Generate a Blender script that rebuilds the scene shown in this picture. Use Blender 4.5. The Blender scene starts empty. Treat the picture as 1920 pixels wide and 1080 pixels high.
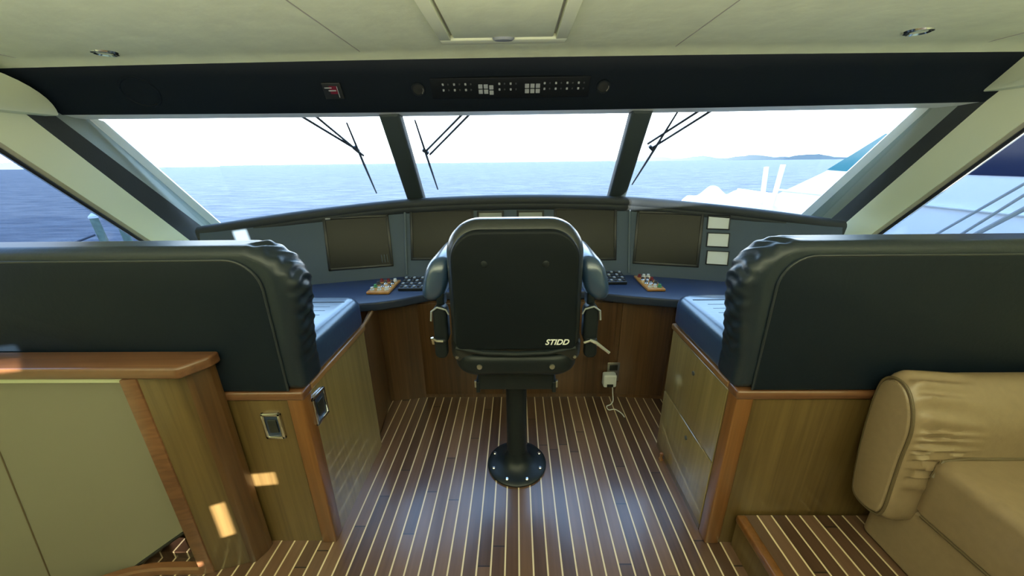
import bpy, bmesh, math, random
from mathutils import Vector, Matrix
C = bpy.context.scene
COL = C.collection
random.seed(7)
R = math.radians

# ------------------------------------------------------------------ camera
cam_d = bpy.data.cameras.new('camera')
cam = bpy.data.objects.new('camera', cam_d)
COL.objects.link(cam)
cam_d.sensor_width = 36.0
cam_d.lens = 681.0 / 1920.0 * 36.0
cam_d.clip_start = 0.02
cam_d.clip_end = 6000
PITCH, YAW, ROLL = R(19.2), 0.0155, 0.012
cam.matrix_world = (Matrix.Translation((0, 0, 1.5)) @ Matrix.Rotation(YAW, 4, 'Z')
                    @ Matrix.Rotation(math.pi / 2 - PITCH, 4, 'X') @ Matrix.Rotation(-ROLL, 4, 'Z'))
C.camera = cam

# ------------------------------------------------------------------ sky, sun, exposure
world = bpy.data.worlds.new('sky')
C.world = world
world.use_nodes = True
wn, wl = world.node_tree.nodes, world.node_tree.links
wn.clear()
w_out = wn.new('ShaderNodeOutputWorld'); w_bg = wn.new('ShaderNodeBackground')
w_tc = wn.new('ShaderNodeTexCoord'); w_sep = wn.new('ShaderNodeSeparateXYZ'); w_rmp = wn.new('ShaderNodeValToRGB')
wl.new(w_tc.outputs['Generated'], w_sep.inputs[0]); wl.new(w_sep.outputs['Z'], w_rmp.inputs[0])
wl.new(w_rmp.outputs[0], w_bg.inputs[0]); wl.new(w_bg.outputs[0], w_out.inputs[0])
cr = w_rmp.color_ramp
cr.elements[0].position = 0.0; cr.elements[0].color = (0.95, 0.98, 1.0, 1)
cr.elements[1].position = 1.0; cr.elements[1].color = (0.30, 0.52, 0.95, 1)
e = cr.elements.new(0.12); e.color = (0.90, 0.96, 1.0, 1)
e = cr.elements.new(0.32); e.color = (0.42, 0.68, 1.0, 1)
w_bg.inputs[1].default_value = 6.0

SUN_TO = Vector((0.80, -0.59, 0.09)).normalized()       # direction towards the low sun, on the starboard quarter
sun_d = bpy.data.lights.new('sun', 'SUN'); sun_d.energy = 45; sun_d.angle = R(0.2); sun_d.color = (1.0, 0.94, 0.80)
sun = bpy.data.objects.new('sun', sun_d); COL.objects.link(sun)
sun.rotation_euler = SUN_TO.to_track_quat('Z', 'Y').to_euler()

C.view_settings.view_transform = 'Standard'
C.view_settings.look = 'None'
C.view_settings.gamma = 1
C.view_settings.use_curve_mapping = False
C.view_settings.exposure = 0.0
# added area fill aimed up at the ceiling, aft of the camera, no fixture
def fill_light(x, y, z, sx, sy, power, tilt):
    d = bpy.data.lights.new('ceiling_fill', 'AREA'); d.shape = 'RECTANGLE'; d.size = sx; d.size_y = sy; d.energy = power; d.color = (1.0, 0.98, 0.85)
    o = bpy.data.objects.new('ceiling_fill', d); COL.objects.link(o); o.location = (x, y, z)
    o.rotation_euler = Vector((0, -math.sin(R(tilt)), -math.cos(R(tilt)))).to_track_quat('Z', 'Y').to_euler()
    return o
fill_light(0, -.42, 1.30, 3.4, 1.0, 118, 0)
C.cycles.max_bounces = 10
C.cycles.diffuse_bounces = 6
C.cycles.glossy_bounces = 5
C.cycles.transparent_max_bounces = 16

# ------------------------------------------------------------------ materials
def newmat(name):
    m = bpy.data.materials.new(name); m.use_nodes = True
    return m, m.node_tree.nodes, m.node_tree.links, m.node_tree.nodes['Principled BSDF']

def plain(name, col, rough=0.5, metal=0.0, bump=0.0, bscale=60, coat=0.0, coat_r=0.1, spec=0.5, var=0.0):
    m, n, l, b = newmat(name)
    b.inputs['Base Color'].default_value = (*col, 1); b.inputs['Roughness'].default_value = rough
    b.inputs['Metallic'].default_value = metal; b.inputs['Coat Weight'].default_value = coat
    b.inputs['Coat Roughness'].default_value = coat_r; b.inputs['Specular IOR Level'].default_value = spec
    if bump or var:
        tc = n.new('ShaderNodeNewGeometry'); nz = n.new('ShaderNodeTexNoise')
        nz.inputs['Scale'].default_value = bscale; nz.inputs['Detail'].default_value = 5
        l.new(tc.outputs['Position'], nz.inputs['Vector'])
        if bump:
            bp = n.new('ShaderNodeBump'); bp.inputs['Strength'].default_value = bump; bp.inputs['Distance'].default_value = 0.01
            l.new(nz.outputs[0], bp.inputs['Height']); l.new(bp.outputs[0], b.inputs['Normal'])
        if var:
            rp = n.new('ShaderNodeValToRGB')
            rp.color_ramp.elements[0].position = 0.3; rp.color_ramp.elements[1].position = 0.7
            rp.color_ramp.elements[0].color = (*[c * (1 - var) for c in col], 1)
            rp.color_ramp.elements[1].color = (*[min(1, c * (1 + var)) for c in col], 1)
            l.new(nz.outputs[0], rp.inputs[0]); l.new(rp.outputs[0], b.inputs['Base Color'])
    return m

def wood(name, c1, c2, axis='Z', rough=0.3, coat=0.5, coat_r=0.08, fine=55.0):
    """Varnished wood: noise stretched along one axis."""
    m, n, l, b = newmat(name)
    g = n.new('ShaderNodeNewGeometry'); mp = n.new('ShaderNodeMapping')
    sc = [fine, fine, fine]; sc['XYZ'.index(axis)] = 1.6
    mp.inputs['Scale'].default_value = sc
    nz = n.new('ShaderNodeTexNoise'); nz.inputs['Scale'].default_value = 1.0; nz.inputs['Detail'].default_value = 6
    nz.inputs['Distortion'].default_value = 0.6
    sc2 = [7, 7, 7]; sc2['XYZ'.index(axis)] = 0.5
    mp2 = n.new('ShaderNodeMapping'); mp2.inputs['Scale'].default_value = sc2
    nz2 = n.new('ShaderNodeTexNoise'); nz2.inputs['Scale'].default_value = 1.0; nz2.inputs['Detail'].default_value = 2
    l.new(g.outputs['Position'], mp.inputs[0]); l.new(g.outputs['Position'], mp2.inputs[0])
    l.new(mp.outputs[0], nz.inputs['Vector']); l.new(mp2.outputs[0], nz2.inputs['Vector'])
    ad = n.new('ShaderNodeMath'); ad.operation = 'ADD'; l.new(nz.outputs[0], ad.inputs[0]); l.new(nz2.outputs[0], ad.inputs[1])
    rp = n.new('ShaderNodeValToRGB'); l.new(ad.outputs[0], rp.inputs[0])
    rp.color_ramp.elements[0].color = (*c2, 1); rp.color_ramp.elements[1].color = (*c1, 1)
    # ramp input is clamped to 0..1: halve the sum
    hv = n.new('ShaderNodeMath'); hv.operation = 'MULTIPLY'; hv.inputs[1].default_value = 0.5
    l.new(ad.outputs[0], hv.inputs[0]); l.new(hv.outputs[0], rp.inputs[0])
    rp.color_ramp.elements[0].position = 0.36; rp.color_ramp.elements[1].position = 0.64
    l.new(rp.outputs[0], b.inputs['Base Color'])
    b.inputs['Roughness'].default_value = rough; b.inputs['Coat Weight'].default_value = coat
    b.inputs['Coat Roughness'].default_value = coat_r; b.inputs['Coat IOR'].default_value = 1.5 if coat < .95 else 2.2
    return m

def math_node(n, l, op, a, bval=None):
    x = n.new('ShaderNodeMath'); x.operation = op
    for i, v in enumerate((a, bval)):
        if v is None: continue
        if isinstance(v, (int, float)): x.inputs[i].default_value = v
        else: l.new(v, x.inputs[i])
    return x.outputs[0]

def plank_floor(name, pitch=0.0556, strip=0.0062):
    m, n, l, b = newmat(name)
    g = n.new('ShaderNodeNewGeometry'); s = n.new('ShaderNodeSeparateXYZ'); l.new(g.outputs['Position'], s.inputs[0])
    x = math_node(n, l, 'ADD', s.outputs['X'], 10 * pitch * 10 + strip / 2)
    xs = math_node(n, l, 'DIVIDE', x, pitch)
    idx = math_node(n, l, 'FLOOR', xs); fr = math_node(n, l, 'FRACT', xs)
    is_strip = math_node(n, l, 'LESS_THAN', fr, strip / pitch)
    wn1 = n.new('ShaderNodeTexWhiteNoise'); wn1.noise_dimensions = '1D'; l.new(idx, wn1.inputs['W'])
    yy = math_node(n, l, 'DIVIDE', math_node(n, l, 'ADD', s.outputs['Y'], 20.0), 1.25)
    yy = math_node(n, l, 'ADD', yy, math_node(n, l, 'MULTIPLY', wn1.outputs['Value'], 7.3))
    seg = math_node(n, l, 'FLOOR', yy); sfr = math_node(n, l, 'FRACT', yy)
    joint = math_node(n, l, 'LESS_THAN', sfr, 0.004)
    cid = math_node(n, l, 'ADD', idx, math_node(n, l, 'MULTIPLY', seg, 37.7))
    wn2 = n.new('ShaderNodeTexWhiteNoise'); wn2.noise_dimensions = '1D'; l.new(cid, wn2.inputs['W'])
    mp = n.new('ShaderNodeMapping'); mp.inputs['Scale'].default_value = (60, 2.2, 1)
    l.new(g.outputs['Position'], mp.inputs[0])
    nz = n.new('ShaderNodeTexNoise'); nz.inputs['Scale'].default_value = 1; nz.inputs['Detail'].default_value = 6; l.new(mp.outputs[0], nz.inputs['Vector'])
    t = math_node(n, l, 'ADD', math_node(n, l, 'MULTIPLY', wn2.outputs['Value'], 0.55), math_node(n, l, 'MULTIPLY', nz.outputs[0], 0.5))
    rp = n.new('ShaderNodeValToRGB'); l.new(t, rp.inputs[0])
    rp.color_ramp.elements[0].position = 0.15; rp.color_ramp.elements[0].color = (0.045, 0.022, 0.013, 1)
    rp.color_ramp.elements[1].position = 0.9; rp.color_ramp.elements[1].color = (0.155, 0.085, 0.052, 1)
    e = rp.color_ramp.elements.new(0.5); e.color = (0.092, 0.048, 0.030, 1)
    mx = n.new('ShaderNodeMixRGB'); l.new(joint, mx.inputs[0]); l.new(rp.outputs[0], mx.inputs[1]); mx.inputs[2].default_value = (0.012, 0.008, 0.006, 1)
    mx2 = n.new('ShaderNodeMixRGB'); l.new(is_strip, mx2.inputs[0]); l.new(mx.outputs[0], mx2.inputs[1]); mx2.inputs[2].default_value = (0.62, 0.50, 0.33, 1)
    l.new(mx2.outputs[0], b.inputs['Base Color'])
    b.inputs['Roughness'].default_value = 0.34; b.inputs['Coat Weight'].default_value = 0.8; b.inputs['Coat Roughness'].default_value = 0.2
    return m

def tinted_glass(name, tint, refl=0.06):
    m, n, l, b = newmat(name)
    n.remove(b); out = n['Material Output']
    tr = n.new('ShaderNodeBsdfTransparent'); tr.inputs[0].default_value = (*tint, 1)
    gl = n.new('ShaderNodeBsdfGlossy'); gl.inputs['Roughness'].default_value = 0.02
    fr = n.new('ShaderNodeFresnel'); fr.inputs['IOR'].default_value = 1.25
    mx = n.new('ShaderNodeMixShader'); l.new(fr.outputs[0], mx.inputs[0]); l.new(tr.outputs[0], mx.inputs[1]); l.new(gl.outputs[0], mx.inputs[2])
    l.new(mx.outputs[0], out.inputs[0])
    return m

def water_mat():
    m, n, l, b = newmat('sea_water')
    b.inputs['Base Color'].default_value = (0.04, 0.075, 0.13, 1); b.inputs['Roughness'].default_value = 0.45; b.inputs['Specular IOR Level'].default_value = 0.08
    b.inputs['IOR'].default_value = 1.33
    g = n.new('ShaderNodeNewGeometry'); mp = n.new('ShaderNodeMapping'); mp.inputs['Scale'].default_value = (0.45, 1.3, 1)
    l.new(g.outputs['Position'], mp.inputs[0])
    nz = n.new('ShaderNodeTexNoise'); nz.inputs['Scale'].default_value = 0.55; nz.inputs['Detail'].default_value = 7; nz.inputs['Roughness'].default_value = 0.62
    l.new(mp.outputs[0], nz.inputs['Vector'])
    rp = n.new('ShaderNodeValToRGB'); l.new(nz.outputs[0], rp.inputs[0])
    rp.color_ramp.elements[0].position = 0.35; rp.color_ramp.elements[0].color = (0.045, 0.068, 0.105, 1)
    rp.color_ramp.elements[1].position = 0.68; rp.color_ramp.elements[1].color = (0.140, 0.165, 0.195, 1)  # light and dark of the waves and the glare are painted by this ramp
    l.new(rp.outputs[0], b.inputs['Base Color'])
    bp = n.new('ShaderNodeBump'); bp.inputs['Strength'].default_value = 1.0; bp.inputs['Distance'].default_value = 1.1
    l.new(nz.outputs[0], bp.inputs['Height']); l.new(bp.outputs[0], b.inputs['Normal'])
    return m

M = dict(
    floor=plank_floor('teak_and_holly_floor'),
    ceiling=plain('cream_headliner', (0.74, 0.78, 0.53), 0.55, bump=0.3, bscale=11, var=0.05),
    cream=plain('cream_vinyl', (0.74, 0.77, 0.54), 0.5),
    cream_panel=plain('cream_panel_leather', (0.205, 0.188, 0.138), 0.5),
    jamb=plain('beige_jamb', (0.42, 0.40, 0.31), 0.5),
    header=plain('navy_black_vinyl', (0.004, 0.008, 0.013), 0.6, bump=0.1, bscale=180, spec=0.2),
    lip=plain('pale_window_lip', (0.80, 0.80, 0.74), 0.4),
    pillar=plain('grey_green_fabric', (0.26, 0.30, 0.27), 0.8, bump=0.15, bscale=260),
    mullion=plain('dark_grey_vinyl', (0.035, 0.05, 0.052), 0.6, bump=0.1, bscale=200),
    black=plain('black_pillar_vinyl', (0.028, 0.033, 0.032), 0.6, bump=0.1, bscale=200),
    gasket=plain('black_rubber', (0.008, 0.008, 0.008), 0.6),
    wood=wood('teak_veneer', (0.145, 0.092, 0.034), (0.072, 0.043, 0.015)),
    wood_side=wood('glossy_teak_lit_side', (0.29, 0.215, 0.085), (0.18, 0.125, 0.044), coat=1.0, coat_r=0.04),  # same teak, base lightened for the light reflected on the aisle faces
    post=wood('orange_teak_post', (0.22, 0.088, 0.026), (0.11, 0.042, 0.012)),
    trim=wood('red_teak_trim', (0.19, 0.085, 0.04), (0.09, 0.036, 0.017), axis='X'),
    trim_y=wood('teak_edge_trim', (0.30, 0.16, 0.06), (0.17, 0.08, 0.03), axis='Y'),
    helm_wood=wood('dark_teak_veneer', (0.135, 0.066, 0.026), (0.06, 0.027, 0.011), coat=0.3, coat_r=0.2),
    navy=plain('navy_leather', (0.011, 0.019, 0.030), 0.38, bump=0.06, bscale=90, spec=0.4, coat=0.15, coat_r=0.22),
    navy_flat=plain('navy_leather_back_panel', (0.005, 0.010, 0.018), 0.5, bump=0.06, bscale=90, spec=0.2),
    navy_top=plain('navy_leather_sky_sheen', (0.020, 0.050, 0.120), 0.30, bump=0.06, bscale=60, spec=1.0, coat=0.6, coat_r=0.22),  # navy leather with the sky sheen partly put into a bluer base
    navy_pipe=plain('dark_piping', (0.02, 0.026, 0.034), 0.35),
    tan=plain('tan_leather', (0.235, 0.165, 0.098), 0.33, bump=0.08, bscale=40, var=0.06),
    tan_pipe=plain('tan_piping', (0.10, 0.07, 0.035), 0.5),
    counter=plain('navy_counter', (0.022, 0.036, 0.075), 0.42, bump=0.05, bscale=150),
    dash=plain('slate_dash_vinyl', (0.068, 0.102, 0.145), 0.6, bump=0.08, bscale=220),
    dash_edge=plain('slate_dash_edge', (0.10, 0.135, 0.16), 0.5),
    brow=plain('charcoal_brow', (0.035, 0.042, 0.045), 0.6, bump=0.1, bscale=160),
    bezel=plain('black_bezel', (0.016, 0.018, 0.018), 0.35),
    screen=plain('dark_screen_glass', (0.022, 0.022, 0.017), 0.25, spec=0.18),
    lcd=plain('pale_lcd', (0.74, 0.80, 0.84), 0.3),
    lcd_dim=plain('grey_lcd', (0.26, 0.29, 0.27), 0.3),
    shell=plain('black_chair_shell', (0.004, 0.007, 0.011), 0.5, bump=0.05, bscale=300, spec=0.2),
    chair=plain('black_chair_vinyl', (0.016, 0.020, 0.024), 0.34, bump=0.04, bscale=120, spec=0.5, coat=0.55, coat_r=0.22),
    metal_black=plain('black_powder_coat', (0.006, 0.010, 0.014), 0.42, spec=0.35),
    metal_plate=plain('black_face_plate', (0.006, 0.008, 0.010), 0.5, spec=0.2),
    chrome=plain('chrome', (0.75, 0.75, 0.75), 0.15, metal=1.0),
    steel=plain('brushed_steel', (0.50, 0.49, 0.46), 0.32, metal=1.0),
    white=plain('white_plastic', (0.72, 0.74, 0.72), 0.4),
    white_paint=plain('white_lettering', (0.75, 0.75, 0.75), 0.5),
    grey_button=plain('grey_button', (0.33, 0.35, 0.36), 0.5),
    dark_button=plain('dark_button', (0.05, 0.055, 0.06), 0.45),
    red=plain('red_label', (0.13, 0.005, 0.02), 0.4),
    dark_red=plain('dark_red_button', (0.18, 0.02, 0.02), 0.4),
    green=plain('green_button', (0.08, 0.30, 0.14), 0.4),
    gel=plain('white_gelcoat', (0.80, 0.81, 0.80), 0.25),
    navy_glass=plain('navy_tinted_window', (0.012, 0.018, 0.05), 0.08),
    teal_glass=plain('teal_tinted_window', (0.02, 0.14, 0.17), 0.1),
    rail_grey=plain('grey_rail', (0.23, 0.25, 0.27), 0.4),
    piling=plain('pale_green_piling', (0.15, 0.21, 0.16), 0.8, bump=0.3, bscale=12, var=0.2),
    rope=plain('dark_rope', (0.06, 0.07, 0.09), 0.8),
    land=plain('hazy_shore', (0.16, 0.20, 0.22), 0.9),
    wiper=plain('wiper_black', (0.012, 0.012, 0.013), 0.4),
    windshield=tinted_glass('windshield_glass', (0.95, 0.97, 0.97)),
    side_glass=tinted_glass('tinted_side_glass', (0.57, 0.61, 0.67)),
    water=water_mat(),
    amber=wood('amber_wood_plate', (0.62, 0.30, 0.07), (0.42, 0.17, 0.03), axis='Y'),
    shade=plain('deck_grey', (0.3, 0.3, 0.3), 0.7),
)

# ------------------------------------------------------------------ mesh builder
class MB:
    def __init__(s):
        s.v = []; s.f = []
    def add(s, verts, faces, mat=None):
        o = len(s.v)
        s.v += [tuple(mat @ Vector(p)) if mat is not None else tuple(p) for p in verts]
        s.f += [tuple(i + o for i in f) for f in faces]
        return s
    def bm(s, bm, mat=None):
        bm.verts.index_update()
        s.add([v.co.copy() for v in bm.verts], [[v.index for v in f.verts] for f in bm.faces], mat)
        bm.free(); return s
    def box(s, x0, x1, y0, y1, z0, z1, bev=0.0, seg=3, mat=None):
        b = bmesh.new(); bmesh.ops.create_cube(b, size=1)
        for v in b.verts:
            v.co = ((x0 + x1) / 2 + v.co.x * (x1 - x0), (y0 + y1) / 2 + v.co.y * (y1 - y0), (z0 + z1) / 2 + v.co.z * (z1 - z0))
        if bev: bmesh.ops.bevel(b, geom=b.edges[:], offset=bev, segments=seg, profile=0.5, affect='EDGES')
        return s.bm(b, mat)
    def prism(s, poly, axis, a0, a1, bev=0.0, seg=2, mat=None):
        """poly: 2-D outline, extruded along axis from a0 to a1 (axis z: (x,y), y: (x,z), x: (y,z))."""
        def pt(p, a): return {'z': (p[0], p[1], a), 'y': (p[0], a, p[1]), 'x': (a, p[0], p[1])}[axis]
        b = bmesh.new()
        A = [b.verts.new(pt(p, a0)) for p in poly]; B = [b.verts.new(pt(p, a1)) for p in poly]
        n = len(poly)
        for i in range(n): b.faces.new((A[i], A[(i + 1) % n], B[(i + 1) % n], B[i]))
        b.faces.new(A[::-1]); b.faces.new(B)
        bmesh.ops.recalc_face_normals(b, faces=b.faces[:])
        if bev: bmesh.ops.bevel(b, geom=b.edges[:], offset=bev, segments=seg, profile=0.5, affect='EDGES')
        return s.bm(b, mat)
    def tube(s, pts, r, n=10, mat=None, cap=True):
        pts = [Vector(p) for p in pts]; rs = r if isinstance(r, (list, tuple)) else [r] * len(pts)
        V, F = [], []; up = Vector((0, 0, 1)); prev = None
        for i, p in enumerate(pts):
            d = (pts[min(i + 1, len(pts) - 1)] - pts[max(i - 1, 0)]).normalized()
            if prev is None:
                a = d.cross(up)
                if a.length < 1e-3: a = d.cross(Vector((1, 0, 0)))
            else: a = prev - d * prev.dot(d)
            a.normalize(); prev = a; bb = d.cross(a)
            for k in range(n):
                t = 2 * math.pi * k / n
                V.append(p + (a * math.cos(t) + bb * math.sin(t)) * rs[i])
        for i in range(len(pts) - 1):
            for k in range(n):
                F.append((i * n + k, i * n + (k + 1) % n, (i + 1) * n + (k + 1) % n, (i + 1) * n + k))
        if cap:
            F.append(tuple(range(n))[::-1]); F.append(tuple((len(pts) - 1) * n + k for k in range(n)))
        return s.add(V, F, mat)
    def lathe(s, prof, n=32, mat=None, cap=True):
        V, F = [], []
        for r, z in prof:
            for k in range(n):
                t = 2 * math.pi * k / n; V.append((r * math.cos(t), r * math.sin(t), z))
        for i in range(len(prof) - 1):
            for k in range(n):
                F.append((i * n + k, i * n + (k + 1) % n, (i + 1) * n + (k + 1) % n, (i + 1) * n + k))
        if cap:
            F.append(tuple(range(n))[::-1]); F.append(tuple((len(prof) - 1) * n + k for k in range(n)))
        return s.add(V, F, mat)
    def grid(s, rows, mat=None, thick=None):
        """rows of points; with thick (a vector) the sheet gets that thickness and closed rims."""
        R_, K = len(rows), len(rows[0])
        V = [Vector(p) for r in rows for p in r]
        F = [(i * K + k, i * K + k + 1, (i + 1) * K + k + 1, (i + 1) * K + k) for i in range(R_ - 1) for k in range(K - 1)]
        if thick is None: return s.add(V, F, mat)
        o = len(V); t = Vector(thick)
        V2 = V + [p + t for p in V]
        F2 = F + [tuple(o + i for i in f[::-1]) for f in F]
        rim = [k for k in range(K)] + [i * K + K - 1 for i in range(1, R_)] + [(R_ - 1) * K + k for k in range(K - 2, -1, -1)] + [i * K for i in range(R_ - 2, 0, -1)]
        for a, b in zip(rim, rim[1:] + rim[:1]): F2.append((b, a, a + o, b + o))
        return s.add(V2, F2, mat)
    def pillow(s, u0, u1, w0, w1, t0, t1, rad, er, axis='y', n=8, m=5, disp=None, mat=None, er2=None, mid=1, ns=12):
        """Rounded-rectangle cushion: outline in (u,w) with corner radii (u0w0,u1w0,u1w1,u0w1), thickness t0..t1, edge radius er (er2 at t1)."""
        er2 = er if er2 is None else er2
        def ring(ins):
            P = []
            for (cx, cy, a0, rr) in ((u0, w0, 180, rad[0]), (u1, w0, 270, rad[1]), (u1, w1, 0, rad[2]), (u0, w1, 90, rad[3])):
                rr = max(rr, 0.001); r2 = max(rr - ins, 0.0005)
                ox = cx + (rr if cx == u0 else -rr); oy = cy + (rr if cy == w0 else -rr)
                ex = max(0, ins - rr + 0.0005)
                ox += ex if cx == u0 else -ex; oy += ex if cy == w0 else -ex
                for k in range(n + 1):
                    t = R(a0 + 90 * k / n); P.append((ox + r2 * math.cos(t), oy + r2 * math.sin(t)))
            # extra points along the straights
            Q = []
            for i, p in enumerate(P):
                q = P[(i + 1) % len(P)]; Q.append(p)
                L = math.hypot(q[0] - p[0], q[1] - p[1])
                if (i + 1) % (n + 1) == 0:
                    for k in range(1, ns): Q.append((p[0] + (q[0] - p[0]) * k / ns, p[1] + (q[1] - p[1]) * k / ns))
            return Q
        levels = [(er * (1 - math.sin(R(90 * k / m))), t0 + er * (1 - math.cos(R(90 * k / m)))) for k in range(m + 1)]
        for k in range(1, mid): levels.append((0, t0 + er + (t1 - er2 - t0 - er) * k / mid))
        levels += [(er2 * (1 - math.cos(R(90 * k / m))), t1 - er2 + er2 * math.sin(R(90 * k / m))) for k in range(m + 1)]
        V, F = [], []; K = None
        for ins, t in levels:
            Q = ring(ins); K = len(Q)
            for (u, w) in Q:
                p = {'y': (u, t, w), 'z': (u, w, t), 'x': (t, u, w)}[axis]
                V.append(Vector(p))
        for i in range(len(levels) - 1):
            for k in range(K): F.append((i * K + k, i * K + (k + 1) % K, (i + 1) * K + (k + 1) % K, (i + 1) * K + k))
        F.append(tuple(range(K))[::-1]); F.append(tuple((len(levels) - 1) * K + k for k in range(K)))
        if disp: V = [disp(p) for p in V]
        return s.add(V, F, mat)
    def build(s, name, mat, parent=None, smooth=True, angle=35):
        me = bpy.data.meshes.new(name); me.from_pydata([tuple(p) for p in s.v], [], s.f); me.update()
        b = bmesh.new(); b.from_mesh(me); bmesh.ops.recalc_face_normals(b, faces=b.faces[:]); b.to_mesh(me); b.free()
        me.materials.append(M[mat] if isinstance(mat, str) else mat)
        if smooth:
            for p in me.polygons: p.use_smooth = True
            me.set_sharp_from_angle(angle=R(angle))
        o = bpy.data.objects.new(name, me); COL.objects.link(o)
        if parent is not None:
            o.parent = parent; o.matrix_parent_inverse = Matrix.Translation(-world_loc(parent))
        return o

def world_loc(o):
    return Vector(o.location) + (world_loc(o.parent) - world_loc(o.parent) if o.parent else Vector((0, 0, 0)))

def thing(name, label, cat, loc=(0, 0, 0), group=None):
    o = bpy.data.objects.new(name, None); COL.objects.link(o); o.location = loc; o.empty_display_size = 0.05
    o['label'] = label; o['category'] = cat
    if group: o['group'] = group
    return o
def tag(o, label, cat, group=None, kind=None):
    o['label'] = label; o['category'] = cat
    if group: o['group'] = group
    if kind: o['kind'] = kind
    return o
def struct(o, label=None):
    o['kind'] = 'structure'
    if label: o['label'] = label
    return o
def frame(pos, xa, ya):
    """matrix with local x along xa, local y along ya, local z = xa x ya, at pos"""
    xa = Vector(xa).normalized(); za = xa.cross(Vector(ya)).normalized(); ya = za.cross(xa)
    m = Matrix((xa, ya, za)).transposed().to_4x4(); m.translation = Vector(pos); return m
def spline(P, n=8):
    P = [Vector(p) for p in P]; Q = []
    for i in range(len(P) - 1):
        p0, p1, p2, p3 = P[max(i - 1, 0)], P[i], P[i + 1], P[min(i + 2, len(P) - 1)]
        for k in range(n):
            t_ = k / n
            Q.append(.5 * ((2 * p1) + (p2 - p0) * t_ + (2 * p0 - 5 * p1 + 4 * p2 - p3) * t_ ** 2 + (3 * p1 - p0 - 3 * p2 + p3) * t_ ** 3))
    return Q + [P[-1]]
def lerp(a, b, t): return a + (b - a) * t
def lv(a, b, t): return Vector(a) + (Vector(b) - Vector(a)) * t
def rotx(p, d): return Matrix.Translation(p) @ Matrix.Rotation(R(d), 4, 'X')

# ------------------------------------------------------------------ curved surfaces of the wheelhouse
K = 0.085
def hdr_top(X): return Vector((X, 2.05 - K * X * X, 1.978 - 0.022 * X * X))
def hdr_bot(X): return Vector((X, 2.20 - K * X * X, 1.758 - 0.008 * X * X))
def lip_end(X): return Vector((X, 2.32 - K * X * X, 1.755 - 0.008 * X * X))
def brow_pt(X): return Vector((X, 2.62 - K * X * X, 1.286 - 0.037 * X * X))
def glass_bot(X): return Vector((X, 2.76 - K * X * X, 1.19 - 0.037 * X * X))
def xs(a, b, n): return [a + (b - a) * i / n for i in range(n + 1)]

# ------------------------------------------------------------------ the setting
b = MB().grid([[(-2.3, y, 0), (2.3, y, 0)] for y in (-4.2, 2.5)], thick=(0, 0, -0.05))
struct(b.build('floor', 'floor', smooth=False), 'glossy teak floor with thin pale strips running forward')

b = MB(); rows = []
for f in (0, .2, .4, .6, .8, .92, .97, 1.0):
    row = []
    for X in xs(-2.3, 2.3, 40):
        t = hdr_top(X); ye = t.y + 0.012
        y = -4.2 + (ye + 4.2) * (1 - (1 - f) * (1 - f * .0)) if f < 1 else ye
        z = t.z + 0.022
        if f == .97: y = ye - 0.05; z -= 0.004
        elif f == .92: y = ye - 0.10
        elif f == 1.0: z -= 0.024
        row.append((X, y, z))
    rows.append(row)
b.grid(rows, thick=(0, 0, 0.05))
ceil = struct(b.build('ceiling', 'ceiling', angle=60), 'cream padded headliner')
def ceil_z(X): return 2.0 - 0.022 * X * X
for sx in (-0.721, 0.73, -1.99, 1.86):                                   # stitched seams of the headliner
    s = MB().tube([(sx, y, ceil_z(sx) + 0.001) for y in xs(-4, hdr_top(sx).y - .06, 12)], 0.0032, 6)
    s.build('seam', 'jamb', ceil)

b = MB(); X_ = xs(-2.28, 2.28, 48)
b.grid([[hdr_top(X) + Vector((0, .0, .02)) for X in X_]] + [[lv(hdr_top(X), hdr_bot(X), t) for X in X_] for t in (0, .25, .5, .75, .93)]
       + [[hdr_bot(X) + Vector((0, .0, .004)) for X in X_]], thick=(0, .06, .02))
hdr = struct(b.build('wall_front', 'header', angle=50), 'dark navy padded header above the windshield')
b = MB().grid([[hdr_bot(X) + Vector((0, .002, .006)) for X in X_], [lv(hdr_bot(X), lip_end(X), .5) for X in X_], [lip_end(X) for X in X_]], thick=(0, 0, .03))
struct(b.build('trim_1', 'lip'), 'pale lip along the top of the windshield')
b = MB().grid([[hdr_top(X) + Vector((0, .05, .06)) for X in X_], [lip_end(X) + Vector((0, .03, .03)) for X in X_]], thick=(0, .05, 0))
struct(b.build('trim_2', 'gel'), 'outer roof edge')

# windshield panes
def pane(name, xa0, xa1, xb0, xb1, lab):
    rows = []
    for t in xs(0, 1, 3):
        row = []
        for s in xs(0, 1, 10):
            X = lerp(lerp(xa0, xa1, s), lerp(xb0, xb1, s), t)
            row.append(lv(lip_end(X), glass_bot(X), t))
        rows.append(row)
    o = MB().grid(rows, thick=(0, .008, .006)).build(name, 'windshield')
    return struct(o, lab)
pane('window_1', -2.10, -0.74, -2.03, -0.76, 'port windshield pane')
pane('window_2', -0.67, 0.66, -0.69, 0.68, 'centre windshield pane')
pane('window_3', 0.73, 2.02, 0.75, 1.95, 'starboard windshield pane')
for i, (a, bb) in enumerate(((-0.705, -0.722), (0.695, 0.705))):
    top, bot = lip_end(a) + Vector((0, -.06, .02)), glass_bot(bb) + Vector((0, -.02, -.03))
    m = MB(); d = (bot - top); L = d.length
    fr = frame(top, (1, 0, 0), d)
    m.pillow(-.058, .058, -.0, L, -.03, .05, (.004,) * 4, .02, axis='z', mat=fr, n=2)
    struct(m.build('trim_%d' % (3 + i), 'mullion'), 'dark padded windshield mullion')

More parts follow.
